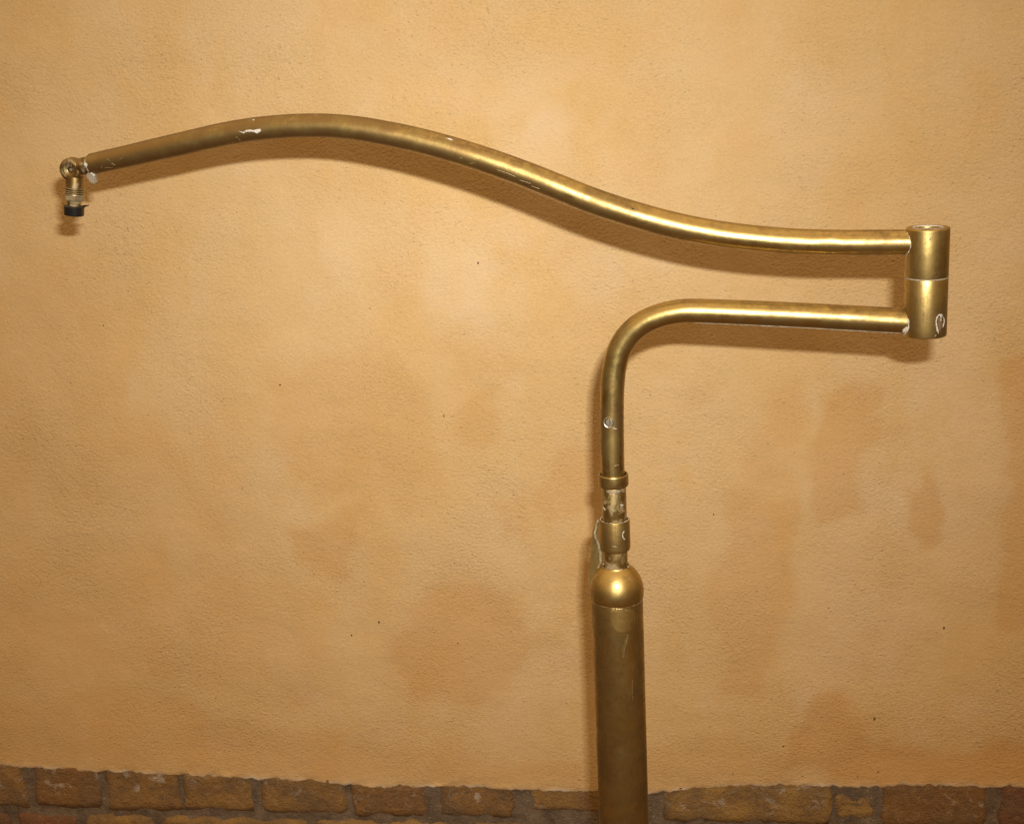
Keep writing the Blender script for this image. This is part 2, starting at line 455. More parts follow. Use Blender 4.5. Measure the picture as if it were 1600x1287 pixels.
# far from the edge let rows level out
lvl = np.clip((off-.02)/.25, 0, 1)[:, None]; ZZ = ZZ*(1-lvl) + (np.interp(0, ex, ez)+off[:, None])*lvl
gx = np.arange(X0-.05, X1+.1, .02); gz = np.arange(.3, ZT+.1, .02)
def nfield(sc, seed, amp):      # smooth noise sampled on a coarse lattice, then bilinear
    g = np.array([[noise.fractal(Vector((x*sc, z*sc, seed)), .6, 2.1, 4) for x in gx] for z in gz])*amp
    fx = np.clip((XX-gx[0])/.02, 0, len(gx)-1.01); fz = np.clip((ZZ-gz[0])/.02, 0, len(gz)-1.01)
    i, j = fz.astype(int), fx.astype(int); a, b = fz-i, fx-j
    return g[i, j]*(1-a)*(1-b)+g[i+1, j]*a*(1-b)+g[i, j+1]*(1-a)*b+g[i+1, j+1]*a*b
wx, wz, und = nfield(13, 1.3, .028), nfield(11, 7.7, .028), nfield(3.2, 4.1, .0035)
SX, SZ = XX+wx, ZZ+wz
stain = np.zeros_like(XX)
for pts, s, soft in STAINS:
    cu_ = sum(p[0] for p in pts)/len(pts); s, soft = (s*1.55, soft*1.15) if cu_ < 1000 else (s*1.02, soft*1.15)
    pw = poly_w(pts); d2 = np.full_like(XX, 9.0); ins = np.zeros_like(XX, bool)
    for i in range(len(pw)):
        (ax, az), (bx, bz) = pw[i], pw[(i+1) % len(pw)]
        dx, dz = bx-ax, bz-az
        t = np.clip(((SX-ax)*dx+(SZ-az)*dz)/(dx*dx+dz*dz+1e-12), 0, 1)
        d2 = np.minimum(d2, (SX-ax-t*dx)**2+(SZ-az-t*dz)**2)
        ins ^= ((az > SZ) != (bz > SZ)) & (SX < (bx-ax)*(SZ-az)/(bz-az+1e-12)+ax)
    sd = np.where(ins, np.sqrt(d2), -np.sqrt(d2))
    k = np.clip(sd/soft*.5+.5, 0, 1); k = k*k*(3-2*k)
    rim = np.exp(-((sd-soft*.25)/(soft*.35))**2)*.26          # tide mark along the border
    stain = np.maximum(stain, s*np.clip(k*(.85+.25*np.clip(und*180, -1, 1))+rim*k, 0, 1.2))
lime = np.clip(1.15-off[:, None]/.0075, 0, 1)*np.ones_like(XX)
limn = np.array([np.clip(.45+1.3*noise.noise(Vector((x*22, 2, 8)))+.9*noise.noise(Vector((x*120, 2, 8))), 0, 1) for x in xs])
lime = lime*limn[None, :]
YY = -TH*prof[:, None] + und*np.clip(off[:, None]/.05, 0, 1)
ch = np.array([[noise.noise(Vector((x*90, z*90, 0))) for x in xs] for z in off[:8]])*.0015
YY[1:8] += ch[1:8]
lip = np.array([max(0, noise.noise(Vector((x*26, 4, 6)))) for x in xs])*.005
YY[1:7] -= lip[None, :]*np.array([.7, 1, 1, .8, .5, .2])[:, None]
co = np.stack([XX, YY, ZZ], -1).reshape(-1, 3)
me = bpy.data.meshes.new('plaster')
nf = (nx-1)*(nz-1)
ii, jj = np.meshgrid(np.arange(nz-1), np.arange(nx-1), indexing='ij'); a = (ii*nx+jj).ravel()
quads = np.stack([a, a+1, a+nx+1, a+nx], -1)
me.vertices.add(len(co)); me.vertices.foreach_set('co', co.ravel())
me.loops.add(nf*4); me.loops.foreach_set('vertex_index', quads.ravel())
me.polygons.add(nf); me.polygons.foreach_set('loop_start', np.arange(nf)*4)
me.polygons.foreach_set('use_smooth', np.ones(nf, bool))
me.update(calc_edges=True)
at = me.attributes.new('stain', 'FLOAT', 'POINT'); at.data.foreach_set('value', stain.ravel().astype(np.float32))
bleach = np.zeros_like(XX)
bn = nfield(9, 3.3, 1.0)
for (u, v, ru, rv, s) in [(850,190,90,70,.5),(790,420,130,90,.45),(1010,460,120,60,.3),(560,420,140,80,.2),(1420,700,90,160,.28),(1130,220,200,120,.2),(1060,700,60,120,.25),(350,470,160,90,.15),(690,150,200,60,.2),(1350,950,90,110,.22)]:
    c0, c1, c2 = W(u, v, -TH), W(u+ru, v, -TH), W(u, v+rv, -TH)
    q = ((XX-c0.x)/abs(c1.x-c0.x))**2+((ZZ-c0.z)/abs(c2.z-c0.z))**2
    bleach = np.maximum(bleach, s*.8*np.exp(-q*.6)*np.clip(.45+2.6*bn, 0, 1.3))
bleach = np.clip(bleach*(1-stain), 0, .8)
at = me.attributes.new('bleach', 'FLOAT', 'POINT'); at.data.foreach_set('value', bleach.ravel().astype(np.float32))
at = me.attributes.new('lime', 'FLOAT', 'POINT'); at.data.foreach_set('value', lime.ravel().astype(np.float32))
me.materials.append(M_PLASTER)
plaster = bpy.data.objects.new('plaster', me); col.objects.link(plaster); plaster.parent = wall
plaster['label'] = 'ochre plaster coat with damp stains and ragged lower edge'

# ---- masonry core and mortar bed behind the bricks
def slab(name, x0, x1, y0, y1, z0, z1, mat):
    v = [(x, y, z) for z in (z0, z1) for y in (y0, y1) for x in (x0, x1)]
    return mesh_obj(name, v, [(0,2,3,1),(4,5,7,6),(0,1,5,4),(2,6,7,3),(0,4,6,2),(1,3,7,5)], mat, wall, False)
slab('masonry_core', X0, X1, .016, .11, 0, ZT, M_MORTAR)
mv, mf = [], []
mxs = np.arange(X0, X1+.001, .01); mzs = np.arange(0, .5, .01)
for z in mzs:
    for x in mxs:
        mv.append((x, -.0016 + .004*noise.noise(Vector((x*25, z*25, 2))) + .002*noise.noise(Vector((x*80, z*80, 2))), z))
k = len(mxs)
for i in range(len(mzs)-1):
    for j in range(k-1): mf.append((i*k+j, i*k+j+1, (i+1)*k+j+1, (i+1)*k+j))
mo = mesh_obj('mortar', mv, mf, M_MORTAR, wall); mo['label'] = 'grey lime mortar between the bricks'

def brick(x0, x1, z0, z1, red, seed, proud=.006, fine=1):
    nx_, nz_ = (max(8, int((x1-x0)/.009)), 8) if fine else (5, 3)
    cx_, cz_ = (x0+x1)/2, (z0+z1)/2; hx, hz = (x1-x0)/2, (z1-z0)/2
    org = Vector((cx_, 0, cz_)); vs_, fs = [], []
    def pt(a, b, y):
        rr = .006
        px, pz = a*hx, b*hz
        kx, kz = max(0, abs(px)-(hx-rr)), max(0, abs(pz)-(hz-rr))
        if kx > 0 and kz > 0:
            l = math.hypot(kx, kz)
            if l > 0: s = max(kx, kz)/l; px -= math.copysign(kx*(1-s), px); pz -= math.copysign(kz*(1-s), pz)
        q = Vector((px*40, pz*40, seed))
        px += .0034*noise.noise(q)+.0044*noise.noise(q*3.4); pz += .0030*noise.noise(q+Vector((9, 9, 0)))+.0042*noise.noise(q*3.4+Vector((5, 0, 0)))
        return Vector((cx_+px, y, cz_+pz))
    for j in range(nz_+1):
        for i in range(nx_+1):
            a, b = -1+2*i/nx_, -1+2*j/nz_
            ed = min(1, min((1-abs(a))*hx, (1-abs(b))*hz)/.007)
            q = Vector((a*hx*35, b*hz*35, seed+3))
            vs_.append(pt(a, b, -proud*(.25+.75*ed) + .0026*noise.noise(q) + .0014*noise.noise(q*4)))
    n1 = nx_+1
    for j in range(nz_):
        for i in range(nx_): fs.append((j*n1+i, j*n1+i+1, (j+1)*n1+i+1, (j+1)*n1+i))
    ring = [i for i in range(n1)]+[j*n1+nx_ for j in range(1, nz_+1)]+[nz_*n1+i for i in range(nx_-1, -1, -1)]+[j*n1 for j in range(nz_-1, 0, -1)]
    s0 = len(vs_)
    for r in ring: v = vs_[r].copy(); v.y = .014; vs_.append(v)
    for t in range(len(ring)):
        u = (t+1) % len(ring); fs.append((ring[u], ring[t], s0+t, s0+u))
    o = mesh_obj('brick', vs_, fs, M_BRICK, None, True, None, Vector((0, 0, 0)))
    o.parent = wall; o['red'] = float(red)
    return o
ZT1, ZB1 = .478, .4035                              # the course that shows under the plaster
first = [(-140,-60,.0),(-52,46,.25),(60,160,0),(171,283,.0),(290,397,.0),(411,541,.0),(552,667,0),(688,803,0),(829,1009,0),(1037,1297,0),(1308,1362,.0),(1377,1540,.0),(1562,1680,.9),(1692,1790,0)]
for i, (a, b, rd) in enumerate(first):
    zb = ZB1+random.uniform(-.003, .003)
    if i == 8: zb += .016                            # broken brick, its foot under mortar
    zt_ = ZT1
    if i == 10: zb += .014; zt_ -= .022
    xa_, xb_ = W(a, 1250).x-.0015, W(b, 1250).x+.0015
    if i != 10: zt_ = float(np.interp((xa_+xb_)/2, ex, ez))+.014
    brick(xa_, xb_, zb, zt_, rd, i*3.1, .004 if i in (8, 10) else .0055)
for xa, step in ((W(-140, 1250).x, -1), (W(1800, 1250).x, 1)):
    x = xa
    while X0+.15 < x < X1-.13:
        L = random.choice((.115, .118, .245)); a, b = (x-.012-L, x-.012) if step < 0 else (x, x+L)
        brick(max(a, X0), min(b, X1), ZB1, ZT1, random.choice((0, 0, .6)), x*77); x = a if step < 0 else b+.012
for cidx in range(1, 7):                             # courses below, mostly out of frame
    zt = ZB1-.012-(cidx-1)*.0665; zb = zt-.0545
    x = X0+.01+random.uniform(0, .05)
    while x < X1-.06:
        L = min(random.choice((.115, .12, .24, .25, .118)), X1-x)
        brick(x, x+L, max(zb, .0), zt, random.choice((.95, .8, .2, .0, .9, .3)), x*31+cidx*9, .0055, cidx < 3); x += L+random.uniform(.009, .016)

# ---- fly specks and nail pricks on the plaster (photo positions)
specks = [(747,411,2.2,2.8),(578,482,2,1.5),(161,509,2.2,1.6),(592,972,2.2,3),(549,993,2,2.8),(715,1005,2,1.6),(438,601,2.6,1.6),(379,763,2,1.2),(693,650,1.2,5),
          (1115,803,1.6,2),(1318,740,1.6,1.3),(1241,707,1.4,1.2),(1200,693,1.4,1),(1145,1209,1.4,2.6),(1372,1206,3,2),(1340,1213,2.6,1.6),(1254,1212,1.6,2),(1224,1165,2.5,2),
          (1063,1231,3.5,1.6),(1475,981,2.5,3.5),(1366,1122,4,3),(659,806,1.2,1),(1295,950,1.5,1.5),(1016,617,1.3,1.6),(885,1098,1.5,1.2),(232,648,1.2,1.2)]
sv, sf = [], []
for (u, v, a, b) in specks:
    c = W(u, v, -TH-.0002); i0 = len(sv); mm = depth(c)/FPX
    c.y += .0
    j, i = np.unravel_index(np.argmin((XX-c.x)**2+(ZZ-c.z)**2), XX.shape); c.y = YY[j, i]
    sv.append(c+Vector((0, -.0006, 0)))
    for q in range(9):
        an = 2*math.pi*q/9; rr = random.uniform(.7, 1.2)*.8
        sv.append(c+Vector((a*mm*rr*math.cos(an), .0001, b*mm*rr*math.sin(an))))
    for q in range(9): sf.append((i0, i0+1+(q+1) % 9, i0+1+q))
so = mesh_obj('fly_specks', sv, sf, plain('speck_brown', (.10, .055, .02), .8), wall); so['kind'] = 'stuff'

# ================================================================== LAMP
lamp = empty('floor_lamp', BASE, 'tarnished brass swing-arm floor lamp with bare socket end, standing before ochre wall', 'floor lamp')
Z = Vector((0, 0, 1))
def axis_pt(v):                                       # point of the vertical pole axis seen at photo row v
    lo, hi = 0.0, 1.6
    for _ in range(40):
        z = (lo+hi)/2; p = Vector((BASE.x, BASE.y, z))-CAM
        vv = CY - FPX*p.dot(UP)/p.dot(F)
        lo, hi = (z, hi) if vv > v else (lo, z)
    return Vector((BASE.x, BASE.y, (lo+hi)/2))
def rad(v, wpx): p = axis_pt(v); return wpx*.5*mpp(p)
def zrow(v): return axis_pt(v).z

zp = zrow(934)
RP = rad(945, 80.5)
prof_base = [(.0, .0), (.150, .0), (.154, .004), (.154, .018), (.148, .024), (.06, .030), (.036, .036), (0, .036)]
lathe('base', BASE, Z, prof_base, M_POLE, lamp, 72)
pole = lathe('pole', BASE, Z, [(RP*.99, .03)]+[(RP, .03+(zp-.03)*t) for t in np.linspace(.02, .998, 30)]+[(RP*.985, zp)], M_POLE, lamp, 72)
# domed cap on the pole
zd0, zd1 = zp+.0004, zrow(884); RD = rad(922, 84.5); RN = rad(884, 45)
zw = zrow(923)
pr = [(RP*.97, zd0-zp-.004), (RP*1.0, zd0-zp), (RP*1.03, zd0-zp+.0025), (RD*.995, (zw-zp)*.75), (RD, zw-zp)]
for t in np.linspace(.08, 1, 14):
    a = t*math.acos(min(.99, RN/RD)); pr.append((RD*math.cos(a), (zw-zp)+(zd1-zw)*math.sin(a)/math.sin(math.acos(RN/RD))))
pr += [(RN*.97, zd1-zp+.0012), (RN*.90, zd1-zp+.0013), (RN*.84, zd1-zp+.0002), (RN*.80, zd1-zp-.004)]
cap = lathe('pole_cap', Vector((BASE.x, BASE.y, zp)), Z, pr, M_CAP, lamp, 72)
# necks, sleeve and collar
def seg(name, v0, v1, w, mat, shape=None, wob=0):
    z0, z1 = zrow(v0), zrow(v1); r = rad((v0+v1)/2, w); h = z1-z0
    p = shape(r, h) if shape else [(r*.98, 0), (r, .0006), (r, h-.0006), (r*.98, h)]
    return lathe(name, Vector((BASE.x, BASE.y, z0)), Z, p, mat, lamp, 64, wob)
neck = seg('neck_tube', 895, 845, 37, M_DIRTY)
sleeve = seg('sleeve', 858.5, 810, 47, M_HINGE, lambda r, h: [(r*.72, 0), (r*.86, 0), (r*.95, .001), (r*.985, .0025), (r, .005), (r, h-.001), (r*.985, h-.0002), (r*.95, h), (r*.89, h-.0003), (r*.86, h-.0012), (r*.84, h-.006), (r*.7, h-.006)])
inner = seg('inner_tube', 830, 745, 38.5, M_DIRTY)
collar = seg('collar', 758, 739.5, 47, M_ARM, lambda r, h: [(r*.78, 0), (r*.95, 0), (r*.99, .0008), (r, .002), (r, h-.0018), (r*.99, h-.0006), (r*.955, h), (r*.90, h-.0002), (r*.87, h-.0012), (r*.85, h-.005), (r*.7, h-.005)])

# lower arm: rises from the collar and bends over to the hinge
low = [(957.9,758),(957.4,735),(956.8,705),(956.3,670),(956.2,640),(957,605),(960,575),(967.5,547),(981.5,524),(1002,506),(1026,494.6),(1052,488),(1082,485.6),(1160,488.2),(1240,491.8),(1320,496),(1400,500.5),(1447,503.0)]
lw = [37.6]*5+[38,38.2,38.3,38.2,38,38,38.3,38.6,39.2,39.6,40,40.4,40.6]
lp = [P(u, v) for u, v in low]; lr = [w*.5*mpp(p)*.985 for w, p in zip(lw, lp)]
lpts = catmull(lp, 14); lrad = list(np.interp(np.linspace(0, len(lr)-1, len(lpts)), np.arange(len(lr)), lr))
larm = sweep('lower_arm', lpts, lrad, M_ARM, lamp, 48)

# upper arm: long swan curve out to the socket
upc = [(142.5,257),(170,250.6),(200,244),(240,234.8),(280,225.8),(320,216.4),(360,208),(400,201.8),(440,198),(480,196.3),(520,197),(560,201),(600,207.8),(640,216),(680,226),(720,237.4),(760,250.2),(800,264.2),(840,279.2),(880,295.4),(920,311.2),(960,325.2),(1000,337.5),(1040,348.4),(1080,357.4),(1120,364.6),(1160,370),(1200,374),(1240,376.9),(1280,378.4),(1320,379),(1370,378.8),(1425,378.6),(1448,378.5)]
ux = [140,200,240,280,360,440,520,600,680,760,840,920,1000,1080,1160,1240,1320,1448]
uw = [32.6,33.8,34.8,35.8,36.2,36.6,37,37.9,38.7,39.3,39.6,40.1,40.3,40.3,40,39.8,39.6,39.8]
upp = [P(u, v) for u, v in upc]; ur = [float(np.interp(u, ux, uw))*.5*mpp(p) for (u, v), p in zip(upc, upp)]
upts = catmull(upp, 10); urad = list(np.interp(np.linspace(0, len(ur)-1, len(upts)), np.arange(len(ur)), ur))
dentc = P(1297, 381) + NF*.0128
dent2 = P(1310, 377) + NF*.0128
dent3 = P(960, 326) + NF*.0128
def dent(q):
    a = (q-dentc).length; b = (q-dent2).length; c = (q-dent3).length
    return -.0007*math.exp(-(a/.0075)**2) + .0003*math.exp(-(b/.008)**2) - .0004*math.exp(-(c/.012)**2)
uarm = sweep('swing_arm', upts, urad, M_ARM2, lamp, 64, disp=dent)

# hinge: two barrels with a pale washer between
HX = P(1447.3, 440)
def hz(v):
    lo, hi = 1.2, 1.5
    for _ in range(40):
        z = (lo+hi)/2; p = Vector((HX.x, HX.y, z))-CAM
        vv = CY-FPX*p.dot(UP)/p.dot(F); lo, hi = (z, hi) if vv > v else (lo, z)
    return (lo+hi)/2
z_b, z_m, z_t = hz(523.5), hz(432.5), hz(355)
RH = 66.4*.5*mpp(HX)
h1, h2 = z_m-z_b, z_t-z_m
ring_bot = [(RH*.60, .004), (RH*.62, 0), (RH*.95, 0), (RH*.985, .0005), (RH, .0016)]
hb_lo = lathe('hinge_barrel', Vector((HX.x, HX.y, z_b)), Z, [(0, .004)]+ring_bot+[(RH, h1-.0010), (RH*.99, h1-.0004), (RH*.97, h1-.0003), (0, h1-.0003)], M_HINGE, lamp, 72)
hb_up = lathe('hinge_barrel', Vector((HX.x, HX.y, z_m)), Z, [(0, .0003), (RH*.97, .0003), (RH*.99, .0004), (RH, .0012), (RH, h2-.0022), (RH*.992, h2-.0010), (RH*.97, h2-.0003), (RH*.94, h2), (RH*.71, h2), (RH*.68, h2-.0004), (RH*.66, h2-.0014), (RH*.655, h2-.0046), (0, h2-.0046)], M_HINGE, lamp, 72)
wsh = lathe('hinge_washer', Vector((HX.x, HX.y, z_m-.00055)), Z, [(RH*.5, 0), (RH*1.006, 0), (RH*1.012, .0005), (RH*1.006, .0011), (RH*.5, .0011)], M_SEAM, lamp, 72, .004)
lathe('spindle_cap', Vector((HX.x, HX.y, z_t-.0048)), Z, [(RH*.60, 0), (RH*.58, .0012), (RH*.42, .0016), (RH*.40, .0030), (RH*.22, .0032), (0, .0020)], M_KNUCKLE, hb_up, 48, .03)
rim = lathe('rim_residue', Vector((HX.x, HX.y, z_t-.0016)), Z, [(RH*.650, .0008), (RH*.662, .0014), (RH*.675, .0017), (RH*.69, .0018), (RH*.700, .0012)], M_WHITE, hb_up, 64, .02, cap=False)

# weld beads of white residue where the arms run into the barrels
def junction(parent, zc, rt, lo, hi, w, name='joint_residue'):
    pts = []
    for a in np.linspace(lo, hi, 46):
        hc, vc = rt*math.cos(a), rt*math.sin(a)           # to the camera, up
        s = math.sqrt(max(RH*RH-hc*hc, 0))
        pts.append(Vector((HX.x, HX.y, zc+vc)) - T*s + NF*hc)
    rr = [max(.00012, w*(.85+2.0*noise.noise(p*260))) for p in pts]; rr[0] = rr[-1] = .0001
    return sweep(name, pts, rr, M_WHITE, parent, 8)
zu = hz(378.6); zl = hz(503.0)
junction(uarm, zu, urad[-1], -1.15, 1.05, .00042)
junction(larm, zl, lrad[-1], -1.35, .95, .00085)

B_up, B_lo, B_hl, B_hu = bvh_of(uarm), bvh_of(larm), bvh_of(hb_lo), bvh_of(hb_up)
# clot of residue under the lower arm's end, and a line of it along the tube's underside
smear('residue_clot', B_lo, [(1409.5,518),(1412,513.5),(1416,510.5),(1419,512),(1420,516),(1417,519.5),(1412,519.8)], M_WHITE, larm, .0014)
def underline():
    pts, rr = [], []
    for i, p in enumerate(lpts[:-8]):
        u = CX+FPX*(p-CAM).dot(RT)/(p-CAM).dot(F)
        if u < 1085 or u > 1412 or p.z < 1.29: continue
        d = (lpts[i+1]-lpts[i-1]).normalized(); vw = (CAM-p).normalized()
        dn = vw.cross(d).normalized()
        if dn.z > 0: dn = -dn
        nrm = (dn*.985+NF*.17).normalized()
        pts.append(p+nrm*(lrad[i]+.00005)); k = min(1, (u-1085)/110)
        rr.append((.00018+.00030*k)*(1+.7*noise.noise(p*90)))
    return sweep('underside_residue', pts, rr, M_SEAM, larm, 8)
underline()
# paint marks
smear('paint_spot', B_up, [(380,206.5),(384,203.6),(390,202.2),(396,203.6),(401,202),(406,201.4),(408.5,203.6),(406,207),(402,209),(397,206.6),(390,206),(384,206.8)], M_WHITE, uarm, .0005)
smear('paint_spot', B_up, [(373,205),(376,205.6),(380,206.6),(382,206.4),(382.6,208.6),(380,208.4),(376,207)], M_WHITE, uarm, .0003)
smear('paint_spot', B_up, [(393,187.4),(396,186.6),(398,187.4),(396,188.4)], M_WHITE, uarm, .0002)
smear('paint_spot', B_up, [(696.5,215.2),(700,215.8),(708,218.4),(707.5,219.6),(700,217.8)], M_WHITE, uarm, .0003)
smear('nick', B_up, [(985.5,324.6),(988,325),(991.5,326.4),(991,327.6),(987,326.8)], M_DARK, uarm, .0001)
smear('nick', B_up, [(976,321.6),(978,322),(981.5,323.4),(981,324.2),(977.5,323)], plain('nick_brown', (.10, .05, .02), .6), uarm, .0001)
bead('scuff', B_up, [(369,213.5),(372,217),(377,220.5)], .9, M_PALE, uarm)
for ln in ([(776,265),(783,267.5),(795,271.5),(805,276)], [(812,281.5),(822,284.5),(829,287)], [(830,290.5),(838,293.5),(843,295)], [(718,246.5),(722,247.4)],
           [(733,255),(738,255.6),(745,253)], [(166,247.5),(172,251.5)], [(158,259),(160,264)], [(186,250),(192,246)], [(174,255),(180,258)], [(163,262),(176,262)],
           [(1098,375),(1100,374.6)], [(1112,379),(1114,378.4)]):
    bead('scuff', B_up, ln, .8, M_PALE, uarm)
for ln in ([(1452,376),(1455,372),(1456.5,369.5)], [(1444,381),(1448,379)]): bead('scuff', B_hu, ln, 1.3, M_PALE, hb_up)
smear('nick', B_hu, [(1460,429.5),(1464,427.5),(1463,430.4)], M_DARK, hb_up, .0001)
ring = [(1466.5,521),(1464.5,515),(1463.2,508),(1462.6,502),(1464,496),(1466.5,492.5),(1470,491.4),(1473,494.5),(1475,498),(1475.3,503),(1474,508),(1472.8,512)]
bead('residue_ring', B_hl, ring[:8], 2.6, M_WHITE, hb_lo, .5); bead('residue_ring', B_hl, ring[7:], 1.5, M_WHITE, hb_lo, .5)
bead('residue_ring', B_hl, [(1469,492),(1470.5,497),(1469.5,502)], 1.8, M_WHITE, hb_lo, .5)
bead('residue_ring', B_hl, [(1460.5,526),(1463,522.5)], 1.6, M_GREY, hb_lo, .5)
smear('bare_patch', B_hl, [(1466,497),(1469,495),(1472,499),(1473,506),(1471,515),(1468.5,521),(1466.5,513),(1465.5,504)], plain('bare_brown', (.20, .12, .06), .6), hb_lo, .0001)

# slotted grub screw on the lower arm
h0 = hit(B_lo, 951.7, 660); sp, sn = h0[0], h0[1]; k = mpp(sp)
lathe('screw_rim', sp-sn*.0008, sn, [(k*6.2, 0), (k*8.6, .0004), (k*8.9, .0012), (k*8.2, .0017), (k*7.2, .0014), (k*6.9, .0002), (k*6.0, .0002)], M_STEEL, larm, 36, .05, cap=False)
lathe('screw_hole', sp-sn*.0014, sn, [(k*7.4, 0), (k*7.2, .0012), (0, .0012)], M_DARK, larm, 32)
sX, sY = T.copy(), sn.cross(T).normalized(); sX = sY.cross(sn).normalized()
if sX.dot(T) < 0: sX = -sX
cen = sp+sX*k*.7-sn*.0002
def half_disc(sgn):
    # the head is split by its slot into two cheeks
    R_ = k*5.9; g = k*.55; pts = []
    a0 = math.asin(g/R_)
    for a in np.linspace(a0, math.pi-a0, 14):
        x, y = R_*math.sin(a)*sgn, R_*math.cos(a)
        pts.append(cen + sX*x + Z.cross(sX).cross(Z).normalized()*0 + sY*y)
    return pts
scr = plate('screw', half_disc(1), .0012, M_STEEL, larm, sn, .0002)
plate('screw_cheek', half_disc(-1), .0010, M_STEEL, scr, sn, .0002)
bead('scuff', B_lo, [(957.5,667),(960,669.5),(964,670)], 1.2, M_WHITE, larm)
bead('scuff', B_lo, [(960,728),(968,725.5)], 1.2, M_PALE, larm)

# rubs, residue and a painted sheen on neck, sleeve, dome and pole
B_in, B_sl, B_cap, B_pole, B_nk = bvh_of(inner), bvh_of(sleeve), bvh_of(cap), bvh_of(pole), bvh_of(neck)
smear('residue_smear', B_in, [(945,767),(952,767.5),(962,766),(973,766),(966,770),(962,775),(960,770),(950,769.5)], M_GREY, inner, .0003)
smear('residue_smear', B_in, [(961,772),(963.5,771),(964.5,780),(962,784)], M_GREY, inner, .0003)
smear('residue_smear', B_in, [(969,788),(974,787),(974.5,790),(971,790.5)], M_WHITE, inner, .0002)
bead('residue_line', B_in, [(942.6,792),(946,797)], 1.4, M_WHITE, inner)
bead('residue_line', B_sl, [(975.5,829),(972.5,834),(973.5,840),(977,843)], 1.6, M_WHITE, sleeve)
bead('residue_line', B_sl, [(956,853),(966,854.5)], 1.0, M_PALE, sleeve)
def ringbead(name, z, r, w, a0, a1, mat, parent):
    pts = [Vector((BASE.x, BASE.y, z+.0006*noise.noise(Vector((a*3, 1, z*50))))) + NF*(r*math.cos(a)) + T*(r*math.sin(a)) for a in np.linspace(a0, a1, 60)]
    rr = [max(.0001, w*(.8+1.3*noise.noise(p*260))) for p in pts]
    return sweep(name, pts, rr, mat, parent, 8)
ringbead('residue_line', zd1+.0006, RN*.90, .0007, -1.9, 1.7, M_WHITE, cap)
ringbead('residue_line', zrow(810)-.0002, rad(810, 47)*.93, .00045, -2.2, 2.2, M_WHITE, sleeve)
ringbead('residue_line', zp+.0002, RP*1.001, .00030, -1.5, 1.5, M_PALE, cap)
ringbead('residue_line', zrow(739.5)-.0002, rad(745, 47)*.93, .00032, -1.5, 1.5, M_PALE, collar)
smear('scratch', B_cap, [(981,899),(983,901),(987,907),(991,911.5),(988,909.5),(984,905)], M_PALE, cap, .0001)
smear('rub_or_sheen', B_pole, [(952,955),(958,949.8),(972,950.5),(990,953),(998,960),(996,974),(986,986),(972,991),(962,988),(954,978),(950,966)], M_RUB, pole, .00008, 3, True)
smear('rub_or_sheen', B_pole, [(976,1000),(981,992),(988,1000),(994,1030),(992,1070),(986,1098),(978,1080),(972,1045),(970,1020)], M_SHEEN, pole, .00008, 3, True)  # soft vertical highlight painted as a patch of lighter, rougher brass
bead('scratch', B_pole, [(981,991),(979,1003),(975.5,1014),(974,1028)], 1.0, M_PALE, pole)
bead('scratch', B_pole, [(988,1060),(988.3,1092)], .7, M_PALE, pole)

# clamp lever: a bent brass flag beside the sleeve, its near edge pale
lev = [(936,811),(931.5,816),(927.5,824),(925.3,832),(925.5,843),(924,856),(922.8,872),(921.5,890),(920.8,906),(923.5,911),(930,905),(936,895),(939,882),(938.8,866),(936.5,853),(934.5,844),(934,830),(936.5,819)]
lever = plate('clamp_lever', [P(u, v, .004) for u, v in lev], .004, M_HINGE, lamp, NB, .0007)
lever['label'] = 'bent brass clamp lever with pale edge'
ed = [(936,812),(932,820),(930.5,830),(931,839),(933.5,847),(935.5,853),(937.5,860),(938.6,868),(938,876),(936,884),(934,890)]
epts = [P(u, v, .0035) for u, v in ed]; epts = [p+Vector((noise.noise(p*150), noise.noise(p*150+Vector((7,0,0))), 0))*.0012 for p in catmull(epts, 5)]
sweep('edge_residue', epts, [max(.0007, .0015*(1.0+1.1*noise.noise(p*95))) for p in epts], M_CRUST, lever, 8)

# ---- knuckle at the tip, fittings hanging from it
KC = P(113.6, 264.6); kk = mpp(KC)
KR = 18.4*kk; KT = .0085
kp = [(0, -KT), (KR*.80, -KT), (KR*.95, -KT*.75), (KR, -KT*.3), (KR, KT*.35), (KR*.96, KT*.72), (KR*.86, KT*.94), (KR*.74, KT), (KR*.64, KT*1.0), (KR*.60, KT*.95), (KR*.56, KT*.72), (KR*.28, KT*.62), (KR*.25, KT*.58), (KR*.24, KT*.1), (0, KT*.1)]
ax_k = (NF*.995 + Vector((0, 0, -.06))).normalized()
knuckle = lathe('knuckle', KC, ax_k, kp, M_KNUCKLE, lamp, 56)
pin = lathe('knuckle_screw', KC+ax_k*KT*.05 + T*.0004, ax_k, [(KR*.19, 0), (KR*.19, KT*.45), (KR*.15, KT*.58), (0, KT*.60)], M_STEEL, knuckle, 24)
# fork between knuckle and tube end
tdir = (upp[0]-upp[1]).normalized()
end = upp[0]
lathe('fork', end-tdir*.004, tdir, [(.0080, 0), (.0088, .004), (.0100, .0058), (.0100, .0066), (.0086, .0070), (.0084, .0098), (.0094, .0104), (.0094, .0150), (.0085, .0190), (.0, .0192)], M_KNUCKLE, knuckle, 40, .02)
ering = [end + (frame_of(tdir)[0]*math.cos(a)+frame_of(tdir)[1]*math.sin(a))*(urad[0]*.86) + tdir*.0006 for a in np.linspace(0, 2*math.pi, 50)]
sweep('end_residue', ering, [max(.0003, .0015*(.9+1.8*noise.noise(p*190))) for p in ering], M_WHITE, uarm, 8)
glue = [(134,271.5),(139,269.5),(143,270.5),(147.5,270.5),(149.3,273.5),(147,277.5),(149.5,280),(149,286.6),(145,287.6),(141,286),(138.5,282),(134.5,278)]
go = plate('glue_lump', [P(u, v, -.006) for u, v in glue], .006, M_GLUE, uarm, NB, .0012)
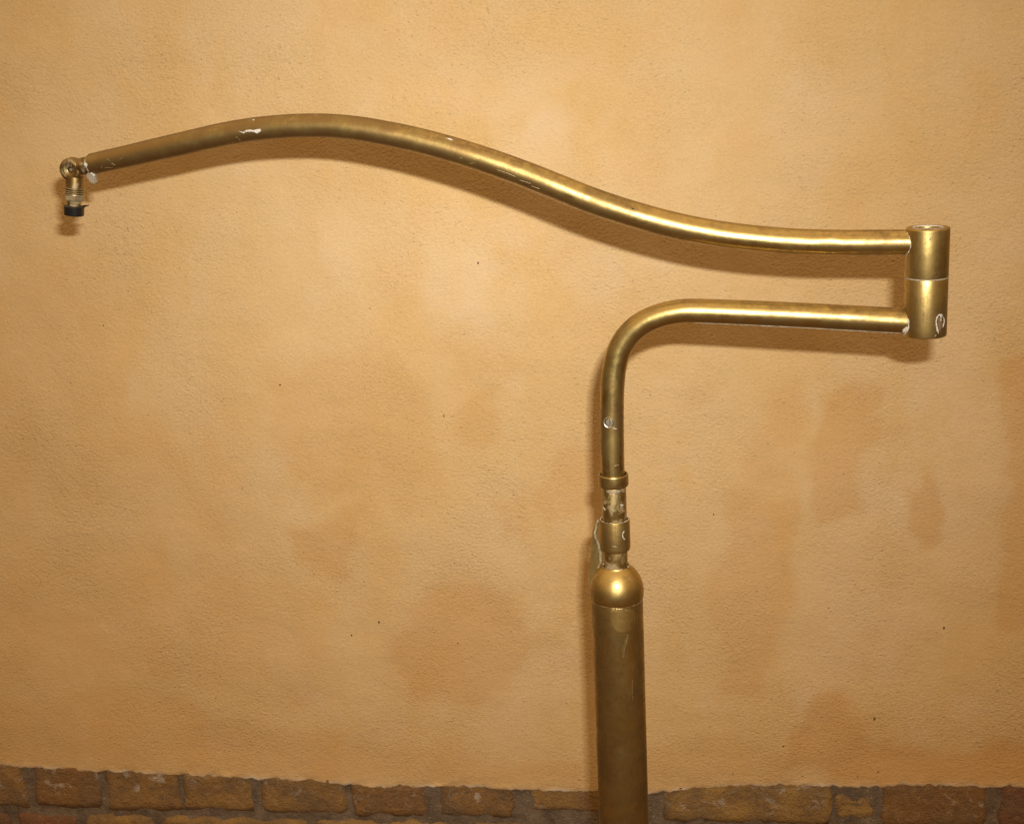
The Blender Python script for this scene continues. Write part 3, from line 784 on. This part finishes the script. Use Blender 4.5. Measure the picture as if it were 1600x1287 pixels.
smear_pts = [P(146.2, 273.5, -.0065), P(143, 270.8, -.0065)]
for q in smear_pts: lathe('glue_bead', q, NF, [(.0017, -.001), (.0016, .0005), (.0009, .0012), (0, .0014)], M_WHITE, go, 12, .2)
# stem
S0, S1 = P(116.8, 278), P(115.6, 340); sd = (S1-S0).normalized(); SL = (S1-S0).length
def st(v): return (v-278)/62*SL
neckp = [(13.4, st(276)), (13.8, st(284)), (14.0, st(291)), (14.2, st(292)), (13.2, st(292.6)), (13.4, st(293.6)), (14.4, st(294.2)), (14.4, st(295.2)), (13.2, st(295.8))]
lathe('socket_neck', S0, sd, [(r*kk, h) for r, h in neckp], M_KNUCKLE, lamp, 40)
thr = [(12.6, st(295))]
for i in range(5):
    v = 295.6+i*1.7; thr += [(12.6, st(v)), (14.2, st(v+.55)), (14.2, st(v+.85)), (12.6, st(v+1.4))]
thr += [(12.6, st(305))]
lathe('threaded_stem', S0, sd, [(r*kk, h) for r, h in thr], M_KNUCKLE, lamp, 40)
lathe('flat_washer', S0, sd, [(9*kk, st(302.6)), (15.2*kk, st(302.6)), (15.4*kk, st(303.4)), (15.2*kk, st(304.4)), (9*kk, st(304.4))], M_PALE, lamp, 40)
for tv in (293.6, 297.4, 300.4):
    lathe('thread_ring', S0, sd, [(12*kk, st(tv-.7)), (14.6*kk, st(tv-.5)), (15.0*kk, st(tv)), (14.6*kk, st(tv+.5)), (12*kk, st(tv+.7))], M_PALE, lamp, 36, .01)
nut = lathe('hex_nut', S0, sd, [(12.6*kk, st(304.6)), (15.4*kk, st(305.2)), (15.8*kk, st(306.4)), (15.8*kk, st(311.4)), (15.0*kk, st(313)), (12.4*kk, st(313.4))], M_PALE, lamp, faces_n=6, smooth=False)
lathe('lower_stem', S0, sd, [(11.6*kk, st(312)), (11.6*kk, st(315)), (10.4*kk, st(317)), (10.0*kk, st(322)), (10*kk, st(330))], M_DIRTY, lamp, 32)
wsr = lathe('rubber_washer', S0, sd, [(9*kk, st(322)), (12.6*kk, st(320.8)), (14.6*kk, st(321.4)), (15.9*kk, st(322.6)), (15.9*kk, st(324)), (15.5*kk, st(325.4)), (15.4*kk, st(334.6)), (15.0*kk, st(336)), (13.6*kk, st(336.6)), (0, st(336.6))], M_RUBBER, lamp, 44)
wsr['label'] = 'black rubber washer'
lip = [P(128.5,321,-.003),P(132,321.4,-.003),(P(136,320.8,-.003)),P(135.4,322.2,-.003),P(132.4,323.6,-.003),P(128.5,325,-.003)]
plate('torn_lip', lip, .006, M_RUBBER, wsr, NB, .0003)
lathe('centre_pin', S0, sd, [(2.4*kk, st(334)), (2.4*kk, st(338.2)), (1.4*kk, st(339)), (0, st(339))], M_PALE, wsr, 16)
